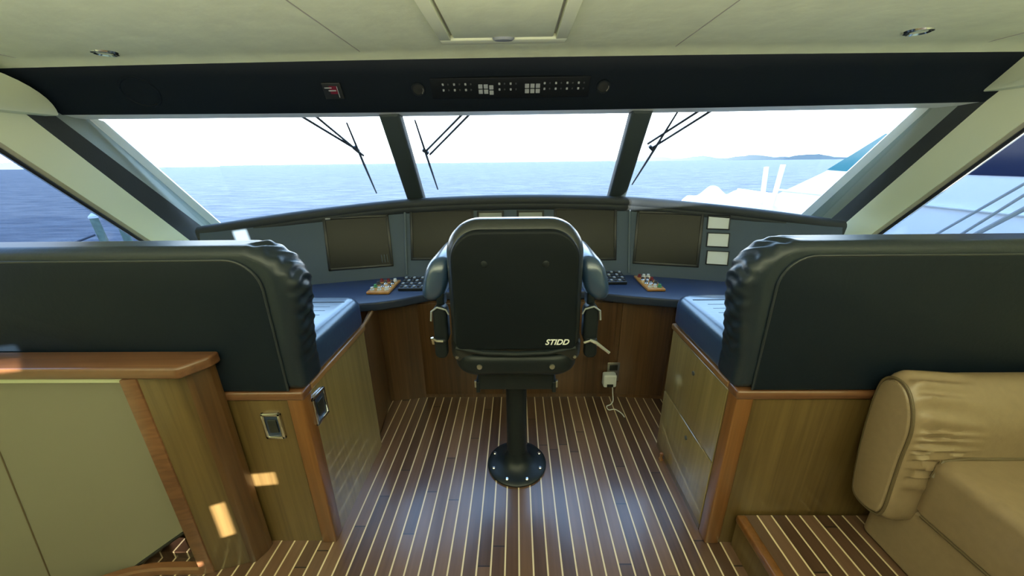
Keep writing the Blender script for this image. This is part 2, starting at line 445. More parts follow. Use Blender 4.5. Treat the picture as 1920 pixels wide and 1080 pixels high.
# corner pillars, one per side: measured end points of every band
PIL = {-1: dict(e0=((-2.076, 1.989, 1.704), (-2.021, 2.466, 1.119)), e1=((-2.125, 1.955, 1.726), (-2.071, 2.472, 1.089)),
                e2=((-2.09, 1.790, 1.719), (-2.09, 2.496, 1.006)), e3=((-2.11, 1.700, 1.714), (-2.11, 2.340, 0.985)),
                e4=((-2.13, 1.580, 1.576), (-2.13, 2.067, 1.047))),
       1: dict(e0=((1.977, 2.002, 1.732), (1.911, 2.456, 1.178)), e1=((2.02, 1.97, 1.745), (1.955, 2.46, 1.14)),
               e2=((2.06, 1.896, 1.729), (2.06, 2.53, 0.996)), e3=((2.09, 1.808, 1.747), (2.09, 2.416, 1.017)),
               e4=((2.13, 1.684, 1.608), (2.13, 2.156, 1.067)))}
def extend(p, q, a, b_):
    p, q = Vector(p), Vector(q); d = q - p
    return p - d * a, q + d * b_
for sg in (-1, 1):
    E = PIL[sg]; side = 'port' if sg < 0 else 'starboard'
    def strip(A, B, name, mat, lab, thick, a=.12, c=.12):
        a0, a1 = extend(*A, a, c); b0, b1 = extend(*B, a, c)
        o = MB().grid([[lv(a0, a1, t) for t in xs(0, 1, 8)], [lv(b0, b1, t) for t in xs(0, 1, 8)]], thick=thick).build(name, mat)
        return struct(o, lab)
    k = 5 if sg < 0 else 10
    strip(E['e0'], E['e1'], 'trim_%d' % k, 'lip', side + ' pale glass edge strip', (sg * .03, .04, 0), .02)
    strip(E['e1'], E['e2'], 'trim_%d' % (k + 1), 'pillar', side + ' grey pillar cover', (sg * .03, .05, 0), .02)
    strip(E['e2'], E['e3'], 'trim_%d' % (k + 2), 'black', side + ' black pillar edge', (sg * .05, .02, 0), .04)
    # cream band: a flat wall piece beside the window, then a jamb and the rubber gasket
    e3a, e3b = extend(*E['e3'], .05, .05); e4a, e4b = extend(*E['e4'], .35, .10)
    o = MB().grid([[lv(e3a, e3b, t) for t in xs(0, 1, 6)], [lv(e4a, e4b, t) + Vector((sg * -.004, .03, .0)) for t in xs(0, 1, 6)]], thick=(sg * .05, 0, 0)).build('trim_%d' % (k + 3), 'cream')
    struct(o, side + ' cream window surround')
    j0, j1 = e4a + Vector((0, .03, 0)), e4b + Vector((0, .03, 0))
    j = MB().grid([[lv(j0, j1, t) for t in xs(0, 1, 6)], [lv(e4a, e4b, t) + Vector((sg * .02, 0, 0)) for t in xs(0, 1, 6)]], thick=(sg * .03, .01, 0)).build('jamb', 'jamb', o)
    g = MB().tube([lv(e4a, e4b, t) + Vector((sg * .012, 0, 0)) for t in xs(0, 1, 6)], 0.0085, 8).build('gasket', 'gasket', o)

# side walls with the forward side windows (and, aft and out of view, small openings added to shape the sun patches)
WX = 2.15
def wall_with_holes(name, X, y0, y1, z0, z1, holes, mat, lab, th):
    ys = sorted({y0, y1, *[v for h in holes for v in h[:2]]}); zs = sorted({z0, z1, *[v for h in holes for v in h[2:]]})
    m = MB()
    for a, b_ in zip(ys, ys[1:]):
        for c, d in zip(zs, zs[1:]):
            my, mz = (a + b_) / 2, (c + d) / 2
            if any(h[0] < my < h[1] and h[2] < mz < h[3] for h in holes): continue
            m.box(min(X, X + th), max(X, X + th), a, b_, c, d)
    return struct(m.build(name, mat, smooth=False), lab)
SUN_SLITS = [(-1.275, -1.20, .66, .72), (-1.445, -1.395, .53, .69), (-1.60, -1.53, .428, .450), (-1.85, -1.76, 1.325, 1.37), (-.66, -.58, 1.46, 1.55)]
wall_with_holes('wall_left', -WX, -4.2, 2.75, 0, 2.0, [(0.9, 2.75, 1.03, 2.0)], 'cream', 'port side wall', -.06)
wall_with_holes('wall_right', WX, -4.2, 2.75, 0, 2.0, [(1.5, 2.75, 1.05, 2.0)] + SUN_SLITS, 'cream', 'starboard side wall', .008)
struct(MB().box(-2.2, -.6, -4.26, -4.2, 0, 2.02).box(.6, 2.2, -4.26, -4.2, 0, 2.02).box(-.6, .6, -4.26, -4.2, 1.85, 2.02).build('wall_back', 'cream', smooth=False), 'aft bulkhead')
struct(MB().box(-.6, .6, -4.25, -4.21, 0.0, 1.85).build('door_1', 'wood', smooth=False), 'aft door')
for sg, n_ in ((-1, 4), (1, 5)):
    E = PIL[sg]; a, b_ = extend(*E['e4'], .35, .12)
    ya = 0.9 if sg < 0 else 1.5
    x = sg * 2.16
    poly = [(ya, 1.03), (b_.y, b_.z), (a.y, a.z), (ya, a.z)]
    struct(MB().prism(poly, 'x', x, x + sg * .006).build('window_%d' % n_, 'side_glass', smooth=False), ('port' if sg < 0 else 'starboard') + ' tinted side window')
# cream valances over the side windows, with a rounded forward end
for sg in (-1, 1):
    yf = 1.765 if sg < 0 else 1.875
    zb = 1.715 if sg < 0 else 1.765
    poly = [(-4.1, zb), (yf, zb)] + [(yf - .34 * (1 - math.cos(R(a))), zb + .012 + .16 * math.sin(R(a))) for a in range(5, 91, 8)] + [(1.35, zb + .2), (-4.1, zb + .2)]
    o = MB().prism(poly, 'x', sg * 2.04, sg * 2.2, bev=.008)
    struct(o.build('trim_%d' % (15 if sg < 0 else 16), 'cream', angle=40), ('port' if sg < 0 else 'starboard') + ' cream valance')
# side ledges below the windows beside the dash
for sg in (-1, 1):
    o = MB().box(min(sg * 1.86, sg * 2.16), max(sg * 1.86, sg * 2.16), 1.65, 2.62, .95, .985, bev=.008)
    struct(o.build('trim_%d' % (17 if sg < 0 else 18), 'cream'), ('port' if sg < 0 else 'starboard') + ' side ledge')

# ------------------------------------------------------------------ ceiling hatch and lights
h = thing('ceiling_hatch', 'cream square hatch in the ceiling with a grey latch on its front edge', 'hatch', (-.05, 1.54, 1.97))
m = MB(); zc = 1.975
ox0, ox1, oy0, oy1 = -.315, .213, 1.26, 1.815; w = .047
m.box(ox0, ox0 + w, oy0 + w, oy1 - w * 1.3, zc, zc + .03, .003).box(ox1 - w, ox1, oy0 + w, oy1 - w * 1.3, zc, zc + .03, .003)
m.box(ox0, ox1, oy1 - w * 1.3, oy1, zc, zc + .03, .006).box(ox0, ox1, oy0, oy0 + w, zc, zc + .03, .006)
m.build('hatch_frame', 'cream', h)
MB().box(ox0 + w + .012, ox1 - w - .012, oy0 + w + .012, oy1 - w * 1.3 - .012, zc + .004, zc + .03, .006).build('hatch_panel', 'ceiling', h)
MB().box(ox0 + w, ox1 - w, oy0 + w, oy1 - w * 1.3, zc + .02, zc + .032).build('hatch_seal', 'jamb', h)
MB().lathe([(.001, -.008), (.03, -.006), (.036, 0), (.036, .008)], 24, mat=Matrix.Translation((-.05, 1.742, zc)) @ Matrix.Diagonal((1.25, .55, 1, 1))).build('latch', 'rail_grey', h)

def downlight(x, y, lab):
    z = ceil_z(x)
    t = thing('ceiling_downlight', lab, 'ceiling light', (x, y, z), 'recessed ceiling lights')
    MB().lathe([(.026, -.001), (.036, -.006), (.043, -.004), (.046, .004)], 28, mat=Matrix.Translation((x, y, z)), cap=False).build('trim_ring', 'chrome', t)
    MB().lathe([(.001, .008), (.028, .004), (.028, -.001)], 24, mat=Matrix.Translation((x, y, z)), cap=False).build('lamp_lens', 'bezel', t)
downlight(-1.68, 1.70, 'small chrome recessed light in the ceiling over the port side')
downlight(1.53, 1.64, 'small chrome recessed light in the ceiling over the starboard side')

# ------------------------------------------------------------------ things on the header
def hdr_frame(X, s):
    p = lv(hdr_top(X), hdr_bot(X), s); q = lv(hdr_top(X + .01), hdr_bot(X + .01), s)
    up = hdr_top(X) - hdr_bot(X)
    return frame(p, q - p, up)            # local z points aft, towards the room
t = thing('overhead_console', 'black overhead panel with rows of tiny switches and two white button clusters', 'switch panel', hdr_frame(0, .5).translation)
MB().box(-.42, .40, -.052, .052, -.03, .017, .004, mat=hdr_frame(-.02, .5)).build('face_plate', 'metal_plate', t)
fr = hdr_frame(-.02, .5); nb = 0
def mkbtn(x, y, sx, sy, mat, name='switch_button'):
    return MB().box(x - sx, x + sx, y - sy, y + sy, .012, .021, .0015, 1, mat=fr).build(name, mat, t)
for i in range(13):
    x = -.355 + i * .058
    if -.215 < x < -.08 or .05 < x < .165: continue
    for y in (.022, -.006):
        mkbtn(x, y, .005, .0055, 'grey_button'); mkbtn(x + .027, y, .004, .004, 'dark_button')
for cx in (-.135, .105):
    for ix in range(3):
        for iy in range(2):
            mkbtn(cx - .028 + ix * .028, -.016 + iy * .026 + (-.005 if (ix == 2 and cx < 0) else 0), .011, .0105, 'grey_button', 'white_button')
for X, lab in ((-.505, 'round black gauge on the header at the port end of the switch panel'), (.45, 'round black gauge on the header at the starboard end of the switch panel')):
    f2 = hdr_frame(X, .52)
    t = thing('overhead_gauge', lab, 'gauge', f2.translation, 'round overhead gauges')
    MB().lathe([(.026, 0), (.026, .010), (.033, .010), (.035, 0)], 28, mat=f2, cap=False).build('rim', 'metal_black', t)
    MB().lathe([(.001, .007), (.027, .006)], 24, mat=f2, cap=False).build('dial', 'bezel', t)
    MB().tube([(.018, -.02, .008), (.026, -.006, .008), (.026, .006, .008)], .003, 6, mat=f2).build('highlight_arc', 'steel', t)  # steel arc that draws the highlight on the gauge
f2 = hdr_frame(-.925, .52)
t = thing('alarm_display', 'small red display on the dark header left of the switch panel', 'display', f2.translation)
MB().box(-.045, .045, -.04, .04, 0, .012, .003, mat=f2).build('housing', 'bezel', t)
MB().box(-.012, .026, -.012, .026, .012, .014, mat=f2).build('red_face', 'red', t)
m = MB().box(-.034, .0, .016, .021, .0145, .0155, mat=f2).box(-.018, .018, .002, .008, .0145, .0155, mat=f2).box(.024, .027, -.03, .026, .0145, .0155, mat=f2)
m.build('white_marks', 'grey_button', t)
f2 = hdr_frame(-1.74, .5)
t = thing('overhead_speaker', 'round dark speaker flush in the port end of the header', 'speaker', f2.translation)
MB().lathe([(.062, 0), (.066, .005), (.072, .005), (.075, 0)], 32, mat=f2, cap=False).build('ring', 'header', t)
MB().lathe([(.001, .003), (.063, .002)], 32, mat=f2, cap=False).build('grille', 'header', t)

# ------------------------------------------------------------------ dash, counter, helm cabinet
# plan: flat centre face, angled wings
def dash_plan(X):            # (y at counter level, y at the top)
    a = abs(X)
    if a <= .79: return 2.43, 2.55
    d = (a - .79) * (.19 / .67)
    return 2.43 - d, 2.55 - d
dash = thing('instrument_dash', 'slate grey padded instrument dash across the front under the windshield', 'dashboard', (0, 2.5, .75))
def dash_pt(X, z):
    y0, y1 = dash_plan(X); t = (z - .75) / .45
    return Vector((X, lerp(y0, y1, t), z))
X_ = xs(-1.95, -.79, 14) + xs(-.79, .79, 12)[1:] + xs(.79, 1.95, 14)[1:]
def ztop(X): return min(1.215, brow_pt(X).z - .055)
MB().grid([[dash_pt(X, .74) for X in X_], [dash_pt(X, lerp(.75, ztop(X), .5)) for X in X_], [dash_pt(X, ztop(X) + .03) for X in X_]], thick=(0, .05, 0)).build('dash_face', 'dash', dash, angle=8)
X2 = xs(-1.97, 1.97, 60); rows = []
for k in range(9):                                                        # padded brow roll then deck running forward to the glass
    a = R(-80 + 170 * k / 8)
    row = []
    for X in X2:
        y0, y1 = dash_plan(X); yf = min(brow_pt(X).y - .03, y1 - .025) if k < 5 else brow_pt(X).y - .03
        yf = min(brow_pt(X).y, y1 + .0) - .02
        zc_ = brow_pt(X).z - .038
        row.append((X, yf - .036 * math.cos(a) + .03, zc_ + .038 * math.sin(a)))
    rows.append(row)
rows.append([(X, brow_pt(X).y + .06, brow_pt(X).z - .012) for X in X2])
rows.append([glass_bot(X) + Vector((0, .03, -.02)) for X in X2])
MB().grid(rows, thick=(0, .004, -.03)).build('brow', 'brow', dash, angle=60)
for x in (-.775, .775):
    MB().tube([dash_pt(x, z) + Vector((0, -.004, 0)) for z in xs(.76, 1.2, 6)], .008, 8).build('edge_strip', 'dash_edge', dash)

poly = [(-1.75, 1.86), (-.95, 1.885), (-.80, 1.915), (-.70, 1.955), (-.60, 2.02), (-.52, 2.065), (-.43, 2.082), (.43, 2.082), (.50, 2.055), (.58, 2.02), (.68, 1.985), (.90, 1.93), (1.05, 1.90), (1.75, 1.86),
        (1.95, 2.10), (1.46, 2.22), (.79, 2.415), (-.79, 2.415), (-1.46, 2.22), (-1.95, 2.10)]
ct = MB().prism(poly, 'z', .698, .752, bev=.012, seg=3).build('helm_countertop', 'counter')
tag(ct, 'dark navy countertop with scalloped front edge below the dash screens', 'countertop')

cab = thing('helm_cabinet', 'dark teak cabinet front under the navy countertop behind the helm chair', 'cabinet', (0, 2.1, 0))
poly = [(-.94, 1.93), (-.855, 2.03), (-.62, 2.07), (.62, 2.075), (.955, 2.046), (1.03, 1.95), (1.03, 2.30), (-.94, 2.30)]
MB().prism(poly, 'z', 0.0, .697).build('carcass', 'helm_wood', cab, smooth=False)
for x0, x1 in ((-.615, -.10), (-.095, .61)):
    MB().box(x0, x1, 2.062, 2.078, .03, .685, .003).build('door_panel', 'helm_wood', cab)
MB().box(.645, .945, 0, .012, .03, .685, .003, mat=Matrix.Translation((0, 2.125, 0)) @ Matrix.Identity(4) if False else frame((0, 2.1185, 0), (1, -.0866, 0), (.0866, 1, 0))).build('door_panel', 'helm_wood', cab)
# low link panel between the port bench cabinet and the helm cabinet
lp = MB().prism([(-.795, 1.63), (-.80, 1.62), (-.845, 2.02), (-.875, 2.02)], 'z', 0, .70).build('link_panel', 'helm_wood', cab, smooth=False)
MB().tube([(-.795, 1.63, .703), (-.81, 1.78, .703), (-.85, 2.0, .69)], .009, 8).build('link_trim', 'trim_y', cab)

# screens on the dash
def dash_frame(X, z):
    p = dash_pt(X, z)
    e = .004 * (1 if X >= 0 else -1)
    xa = (dash_pt(X + .01, z) - dash_pt(X - .01, z)); up = dash_pt(X, z + .05) - dash_pt(X, z)
    return frame(p, xa, up)
def display(x0, x1, z0, z1, lab, name='chart_display', mat='screen', bez=.018, cat='screen', grp='large dash screens', depth=.010):
    cx, cz = (x0 + x1) / 2, (z0 + z1) / 2
    f = dash_frame(cx, cz); k = dash_frame(cx, cz).to_3x3().col[0].x
    hw = (x1 - x0) / 2 / k; hh = (z1 - z0) / 2 * 1.035
    t = thing(name, lab, cat, f.translation, grp)
    m = MB()
    for a, b_, c, d in ((-hw, -hw + bez, -hh, hh), (hw - bez, hw, -hh, hh), (-hw, hw, hh - bez, hh), (-hw, hw, -hh, -hh + bez)):
        m.box(a, b_, c, d, -.006, depth, .003, 2, mat=f)
    m.build('bezel', 'bezel', t)
    MB().box(-hw + bez * .6, hw - bez * .6, -hh + bez * .6, hh - bez * .6, -.006, depth * .35, mat=f).build('screen', mat, t, smooth=False)
    return t, f, hw, hh
t, f, hw, hh = display(-1.272, -.872, .822, 1.166, 'large dark screen on the port wing of the dash, leftmost of the four')
m = MB()
for i in range(3): m.tube([(hw - .07 + i * .018, -hh + .03, .006), (hw - .072 + i * .018, -hh + .085, .006)], .0022, 6, mat=f)
m.build('button_marks', 'dash_edge', t)
MB().box(-hw + .02, -hw + .05, hh - .018, hh - .008, .010, .013, mat=f).build('badge', 'grey_button', t)
display(-.742, -.300, .855, 1.198, 'large dark screen on the dash just left of the helm chair back')
display(.256, .688, .845, 1.198, 'large dark screen on the dash just right of the helm chair back')
display(.812, 1.214, .822, 1.172, 'large dark screen on the starboard wing of the dash beside three pale tiles')
display(-.275, -.090, 1.02, 1.180, 'small grey display above the helm chair, the left one of the pair', 'gauge_display', 'lcd_dim', .014, 'display', 'small displays above the helm chair')
display(.0, .188, 1.02, 1.180, 'small grey display above the helm chair, the right one of the pair', 'gauge_display', 'lcd_dim', .014, 'display', 'small displays above the helm chair')
for (z0, z1, lab) in ((1.067, 1.158, 'uppermost of three pale instrument tiles beside the starboard dash screen'), (.957, 1.047, 'middle of three pale instrument tiles beside the starboard dash screen'), (.845, .935, 'lowest of three pale instrument tiles beside the starboard dash screen')):
    display(1.243, 1.371, z0, z1, lab, 'instrument_tile', 'lcd', .006, 'instrument', 'pale instrument tiles', .012)
# small joystick on the dash by the port side of the chair
f2 = dash_frame(-.585, .80)
t = thing('dash_joystick', 'small dark joystick knob low on the dash left of the helm chair', 'joystick', f2.translation)
MB().lathe([(.024, 0), (.024, .006), (.012, .010), (.009, .03)], 20, mat=f2).build('base', 'bezel', t)
MB().lathe([(.001, .028), (.016, .032), (.018, .042), (.010, .055), (.001, .057)], 20, mat=f2).build('knob', 'counter', t)

# control plates and keypads on the counter
def control_plate(x0, x1, y0, y1, lab, seed):
    z = .752; rnd = random.Random(seed)
    t = thing('engine_control_plate', lab, 'control panel', ((x0 + x1) / 2, (y0 + y1) / 2, z), 'amber wood control plates')
    MB().box(x0, x1, y0, y1, z, z + .016, .005).build('base_plate', 'amber', t)
    cols = ['white', 'chrome', 'dark_red', 'green', 'chrome', 'white', 'dark_button', 'white', 'chrome', 'dark_red', 'white', 'chrome']
    k = 0
    for iy in range(4):
        for ix in range(3):
            x = lerp(x0 + .026, x1 - .026, ix / 2); y = lerp(y0 + .035, y1 - .035, iy / 3)
            MB().lathe([(.013, 0), (.013, .006), (.010, .008), (.009, .020), (.001, .022)], 14, mat=Matrix.Translation((x, y, z + .0155))).build('button', cols[(k * 5 + seed) % 12], t); k += 1
    return t
control_plate(-.912, -.772, 2.045, 2.285, 'amber wood plate of knobs on the counter left of the helm chair', 0)
control_plate(.782, .892, 2.065, 2.34, 'amber wood plate of knobs on the counter right of the helm chair', 5)
def keypad(x0, x1, y0, y1, lab, nx, ny):
    z = .752
    t = thing('control_keypad', lab, 'keypad', ((x0 + x1) / 2, (y0 + y1) / 2, z), 'black keypads on the counter')
    MB().prism([(y0, z), (y1, z), (y1, z + .045), (y0, z + .018)], 'x', x0, x1, bev=.004).build('housing', 'bezel', t)
    for ix in range(nx):
        for iy in range(ny):
            x = lerp(x0 + .018, x1 - .018, ix / (nx - 1)); s = lerp(.14, .86, iy / (ny - 1))
            y = lerp(y0, y1, s); zz = z + lerp(.018, .045, s)
            MB().box(x - .008, x + .008, y - .012, y + .012, zz - .002, zz + .006, .002, 1).build('key', 'grey_button' if (ix + iy) % 2 else 'dark_button', t)
keypad(-.738, -.570, 2.105, 2.265, 'black keypad with grey keys on the counter left of the helm chair', 6, 4)
keypad(.560, .700, 2.20, 2.36, 'black keypad with grey keys on the counter right of the helm chair', 5, 4)

# ------------------------------------------------------------------ bench cabinets
def bench_cabinet(sg, lab):
    t = thing('bench_cabinet', lab, 'cabinet', (sg * .77, 1.09, 0), 'teak bench cabinets')
    def X(a, b_): return (min(sg * a, sg * b_), max(sg * a, sg * b_))
    xi = .768
    x0, x1 = X(xi + .012, 2.12)
    MB().box(x0, x1, 1.10, 1.625, 0, .715).build('carcass', 'wood', t, smooth=False)
    x0, x1 = X(xi + .055, 2.12); MB().box(x0, x1, 1.086, 1.102, 0, .70).build('aft_panel', 'wood', t, smooth=False)
    x0, x1 = X(xi - .003, xi + .056); MB().box(x0, x1, 1.078, 1.135, 0, .715, .006).build('corner_post', 'post', t)
    x0, x1 = X(xi - .008, 2.12); MB().box(x0, x1, 1.074, 1.14, .705, .742, .010).build('aft_rail', 'trim', t)
    x0, x1 = X(xi - .010, xi + .05); MB().box(x0, x1, 1.135, 1.640, .712, .742, .008).build('side_rail', 'trim_y', t)
    if sg < 0:
        x0, x1 = X(xi, xi + .02); MB().box(x0, x1, 1.135, 1.63, 0, .712).build('side_panel', 'wood_side', t, smooth=False)
    else:
        for z0, z1 in ((.03, .358), (.365, .706)):
            x0, x1 = X(xi - .002, xi + .02)
            d = MB().box(x0, x1, 1.14, 1.63, z0, z1, .003).build('drawer', 'wood_side', t)
            x0, x1 = X(xi - .006, xi)
            y_ = 1.382 if z0 > .3 else 1.349; zz = .619 if z0 > .3 else .30
            MB().lathe([(.010, -.0015), (.010, .004), (.006, .006), (.001, .006)], 16, mat=frame((sg * (xi - .002), y_, zz), (0, 1, 0), (0, 0, 1)) @ Matrix.Rotation(math.pi, 4, 'X')).build('latch', 'dark_button', d)
        x0, x1 = X(xi, xi + .02); MB().box(x0, x1, 1.14, 1.63, 0, .03).build('plinth', 'wood', t, smooth=False)
    return t
bench_cabinet(-1, 'teak bench cabinet on the port side with two switch plates')
bench_cabinet(1, 'teak bench cabinet on the starboard side with drawers facing the aisle')
t = thing('door_bumper', 'tiny brown bumper on the floor at the foot of the starboard drawers', 'door bumper', (.752, 1.525, 0))
MB().lathe([(.010, 0), (.012, .006), (.008, .012), (.007, .03), (.011, .036), (.009, .046), (.001, .048)], 14, mat=Matrix.Translation((.752, 1.525, 0))).build('bumper_post', 'post', t)

def switch_plate(f, hw, hh, lab):
    t = thing('switch_plate', lab, 'switch', f.translation, 'steel framed switch plates')
    m = MB(); b_ = .012
    for a, c, d, e_ in ((-hw, -hw + b_, -hh, hh), (hw - b_, hw, -hh, hh), (-hw, hw, hh - b_, hh), (-hw, hw, -hh, -hh + b_)):
        m.box(a, c, d, e_, 0, .011, .003, 2, mat=f)
    m.build('bezel', 'chrome', t)
    MB().box(-hw + b_ * .8, hw - b_ * .8, -hh + b_ * .8, hh - b_ * .8, 0, .005, mat=f).build('rocker_panel', 'counter', t)
    MB().box(-hw * .45, hw * .45, -hh * .5, hh * .5, .004, .010, .002, mat=f).build('rocker', 'bezel', t)
switch_plate(frame((-.897, 1.086, .595), (1, 0, 0), (0, 0, 1)), .036, .056, 'steel framed dark switch plate on the aft face of the port bench cabinet')
switch_plate(frame((-.768, 1.165, .618), (0, 1, 0), (0, 0, 1)), .043, .060, 'steel framed dark switch plate on the aisle side of the port bench cabinet')

# ------------------------------------------------------------------ bench seats
def bench(sg, lab):
    t = thing('settee', lab, 'settee', (sg * 1.3, 1.3, .745), 'navy leather bench seats')
    xi, xo = .750, 2.11
    def wr(p):                                   # gathered leather round the inner corner of the backrest
        a = abs(p.x); q = p.copy()
        zc_, rc_ = 1.137, .125
        if a < .90 and p.z > .80 and 1.082 < p.y < 1.243:
            if p.z < zc_: nx, nz, sp_ = -1.0, 0.0, p.z
            else:
                an = math.atan2(p.z - zc_, max(1e-4, .875 - a)); nx, nz, sp_ = -math.cos(an), math.sin(an), zc_ + rc_ * an
            fade = min(1, (p.z - .80) / .12) * max(0, min(1, (.885 - a) / .04)) * math.sin((p.y - 1.082) / .161 * math.pi) ** .6
            k = fade * (.0032 * math.sin(sp_ * 150 + 1.8 * math.sin(p.y * 55 + sp_ * 9)) + .0026 * math.sin(sp_ * 83 + p.y * 70 + sg))
            q.x += sg * nx * k; q.z += nz * k
        # the inner end bulges towards the aisle half way up
        bl = max(0, 1 - abs(p.z - 1.12) / .26) * max(0, 1 - (a - .74) / .2) * math.sin(max(0, min(1, (p.y - 1.06) / .2)) * math.pi)
        q.x -= sg * .045 * bl
        return q
    u0, u1 = (xi, xo) if sg > 0 else (-xo, -xi)
    rad = (.02, .02, .03, .125) if sg > 0 else (.02, .02, .125, .03)
    MB().pillow(u0, u1, .744, 1.262, 1.078, 1.245, rad, .032, n=30, m=6, disp=wr, er2=.06, mid=12, ns=44).build('backrest', 'navy', t, angle=50)
    # flat aft panel and its piping
    pi_ = [(u0 + .0, .0)]
    a0, a1 = (xi + .055, xo) if sg > 0 else (-xo, -xi - .055)
    rad2 = (.01, .01, .02, .10) if sg > 0 else (.01, .01, .10, .02)
    MB().pillow(a0, a1, .748, 1.222, 1.071, 1.10, rad2, .006, n=12, m=3).build('aft_panel', 'navy_flat', t, angle=50)
    pts = []
    r_ = .10
    for a in range(0, 91, 10):
        pts.append((sg * (xi + .055 + r_ * (1 - math.cos(R(a)))), 1.074, 1.222 - r_ + r_ * math.sin(R(a))))
    pts = [(sg * (xi + .055), 1.074, .75)] + pts + [(sg * xo, 1.074, 1.222)]
    MB().tube(pts, .004, 8).build('piping', 'navy_pipe', t)
    # seat cushion
    u0, u1 = (xi + .004, xo) if sg > 0 else (-xo, -xi - .004)
    s0 = MB().pillow(u0, u1, 1.17, 1.655, .744, .895, (.02, .06, .02, .02) if False else ((.02, .02, .03, .07) if sg > 0 else (.02, .02, .07, .03)), .03, axis='z', n=10, m=5, er2=.045).build('seat_cushion', 'navy_top', t, angle=50)
    MB().tube([(sg * (xi + .05), 1.555, .8935), (sg * xo, 1.555, .8935)], .004, 6).build('seat_seam', 'navy_pipe', t)
    for k in range(6):
        y = 1.27 + .046 * k
        MB().tube([(sg * (xi + .09), y, .8945), (sg * xo, y, .8945)], .0018, 6).build('stitch_line', 'navy_top', t)
bench(-1, 'navy leather bench seat on the port side above the wooden ledge')
bench(1, 'navy leather bench seat on the starboard side behind the tan sofa')

# ------------------------------------------------------------------ port ledge and stair enclosure
t = thing('stair_enclosure', 'teak stair enclosure on the port side with a ledge and cream infill panel', 'partition', (-1.5, 1.02, 0))
MB().prism([(-2.14, .952), (-1.045, .952), (-.998, 1.025), (-.998, 1.066), (-2.14, 1.066)], 'z', .875, .915, bev=.009, seg=3).build('ledge_cap', 'trim', t)
MB().prism([(-1.19, .962), (-1.062, 1.0), (-1.038, 1.045), (-1.038, 1.072), (-1.19, 1.072)], 'z', 0, .876, bev=.003).build('post', 'wood', t)
MB().prism([(-1.232, .948), (-1.188, .958), (-1.188, 1.0), (-1.232, 1.0)], 'z', 0, .876, bev=.004).build('stile_trim', 'trim', t)
MB().prism([(-1.068, .992), (-1.050, 1.0), (-1.030, 1.045), (-1.030, 1.072), (-1.048, 1.072), (-1.068, 1.04)], 'z', 0, .876, bev=.002).build('post_edge', 'helm_wood', t)
def panel_y(X, z): return 1.0 - .17 * max(0, -1.3 - X) * (1 - z / .876)
def panel_bottom(X): return 0.0 if X < -1.53 else lerp(0, .158, (X + 1.53) / .23) if X < -1.30 else lerp(.158, .205, (X + 1.30) / .075)
PX = xs(-2.14, -1.53, 8) + xs(-1.53, -1.30, 4)[1:] + [-1.225]
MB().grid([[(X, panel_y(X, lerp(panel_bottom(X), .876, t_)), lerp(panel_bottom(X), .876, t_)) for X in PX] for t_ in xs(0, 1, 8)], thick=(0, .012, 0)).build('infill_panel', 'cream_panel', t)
MB().box(-2.14, -1.23, .988, 1.001, .84, .876, .004).build('infill_head', 'cream', t)
MB().tube([(-1.78, panel_y(-1.78, z) - .001, z) for z in xs(.87, .0, 8)], .0022, 6).build('panel_seam', 'tan_pipe', t)
MB().tube([(X, panel_y(X, panel_bottom(X)) - .002, panel_bottom(X)) for X in (-1.53, -1.41, -1.30, -1.228)], .006, 6).build('panel_edge', 'gasket', t)
MB().box(-1.53, -1.235, 1.014, 1.072, 0, .034).build('landing', 'floor', t, smooth=False)
path = spline([(-1.23, .965, 0), (-1.40, .962, 0), (-1.50, .945, 0), (-1.60, .905, 0), (-1.75, .83, 0)], 5)
MB().grid([[(p.x, p.y - .014, 0) for p in path], [(p.x, p.y - .014, .024) for p in path], [(p.x, p.y - .008, .032) for p in path], [(p.x, p.y + .014, .032) for p in path], [(p.x, p.y + .014, 0) for p in path]]).build('sill_rail', 'trim', t)

# ------------------------------------------------------------------ platform step and tan sofa
t = thing('raised_step', 'raised teak step with pale strips beside the tan sofa', 'step', (.9, .5, 0))
MB().box(.885, 2.14, -1.0, 1.076, 0, .163).build('step_deck', 'floor', t, smooth=False)
MB().box(.862, .90, -1.0, 1.076, .135, .168, .008).build('nosing', 'post', t)
MB().box(.872, .89, -1.0, 1.076, 0, .137).build('riser', 'wood', t, smooth=False)

sofa = thing('sofa', 'tan leather sofa on the raised step in front of the navy bench', 'sofa', (1.7, .8, .168))
prof = [(.895, .36), (.905, .50), (.912, .60), (.912, .66), (.914, .71), (.93, .77), (.965, .83), (1.01, .850), (1.05, .835), (1.068, .79), (1.06, .60), (1.03, .38), (1.005, .335), (.93, .335)]
def smooth_poly(P, it=2):
    for _ in range(it):
        Q = []
        for i in range(len(P)):
            a, b_ = P[i], P[(i + 1) % len(P)]
            Q += [(a[0] * .75 + b_[0] * .25, a[1] * .75 + b_[1] * .25), (a[0] * .25 + b_[0] * .75, a[1] * .25 + b_[1] * .75)]
        P = Q
    return P
pr = smooth_poly(prof, 3); cy_, cz_ = .985, .60
rows = []
for X in [1.210, 1.212, 1.220, 1.236] + xs(1.255, 1.54, 40) + xs(1.6, 2.13, 6):
    row = []
    sh = {1.210: .84, 1.212: .90, 1.220: .95, 1.236: .985}.get(X, 1.0)
    for i, (y, z) in enumerate(pr):
        yy, zz = cy_ + (y - cy_) * sh, cz_ + (z - cz_) * sh
        if 1.22 < X < 1.54 and z > .40 and y < 1.05:         # gathers fanning out from the end panel
            a = math.atan2(z - .62, 1.00 - y); fade = max(0, 1 - (X - 1.22) / .22) * min(1, (X - 1.22) / .03)
            k = .011 * fade * math.sin(a * 26 + (X - 1.25) * 14 + 1.2 * math.sin(a * 9))
            yy += -k * math.cos(a); zz += k * math.sin(a)
        row.append((X, yy, zz))
    rows.append(row)
m = MB(); Kk = len(pr)
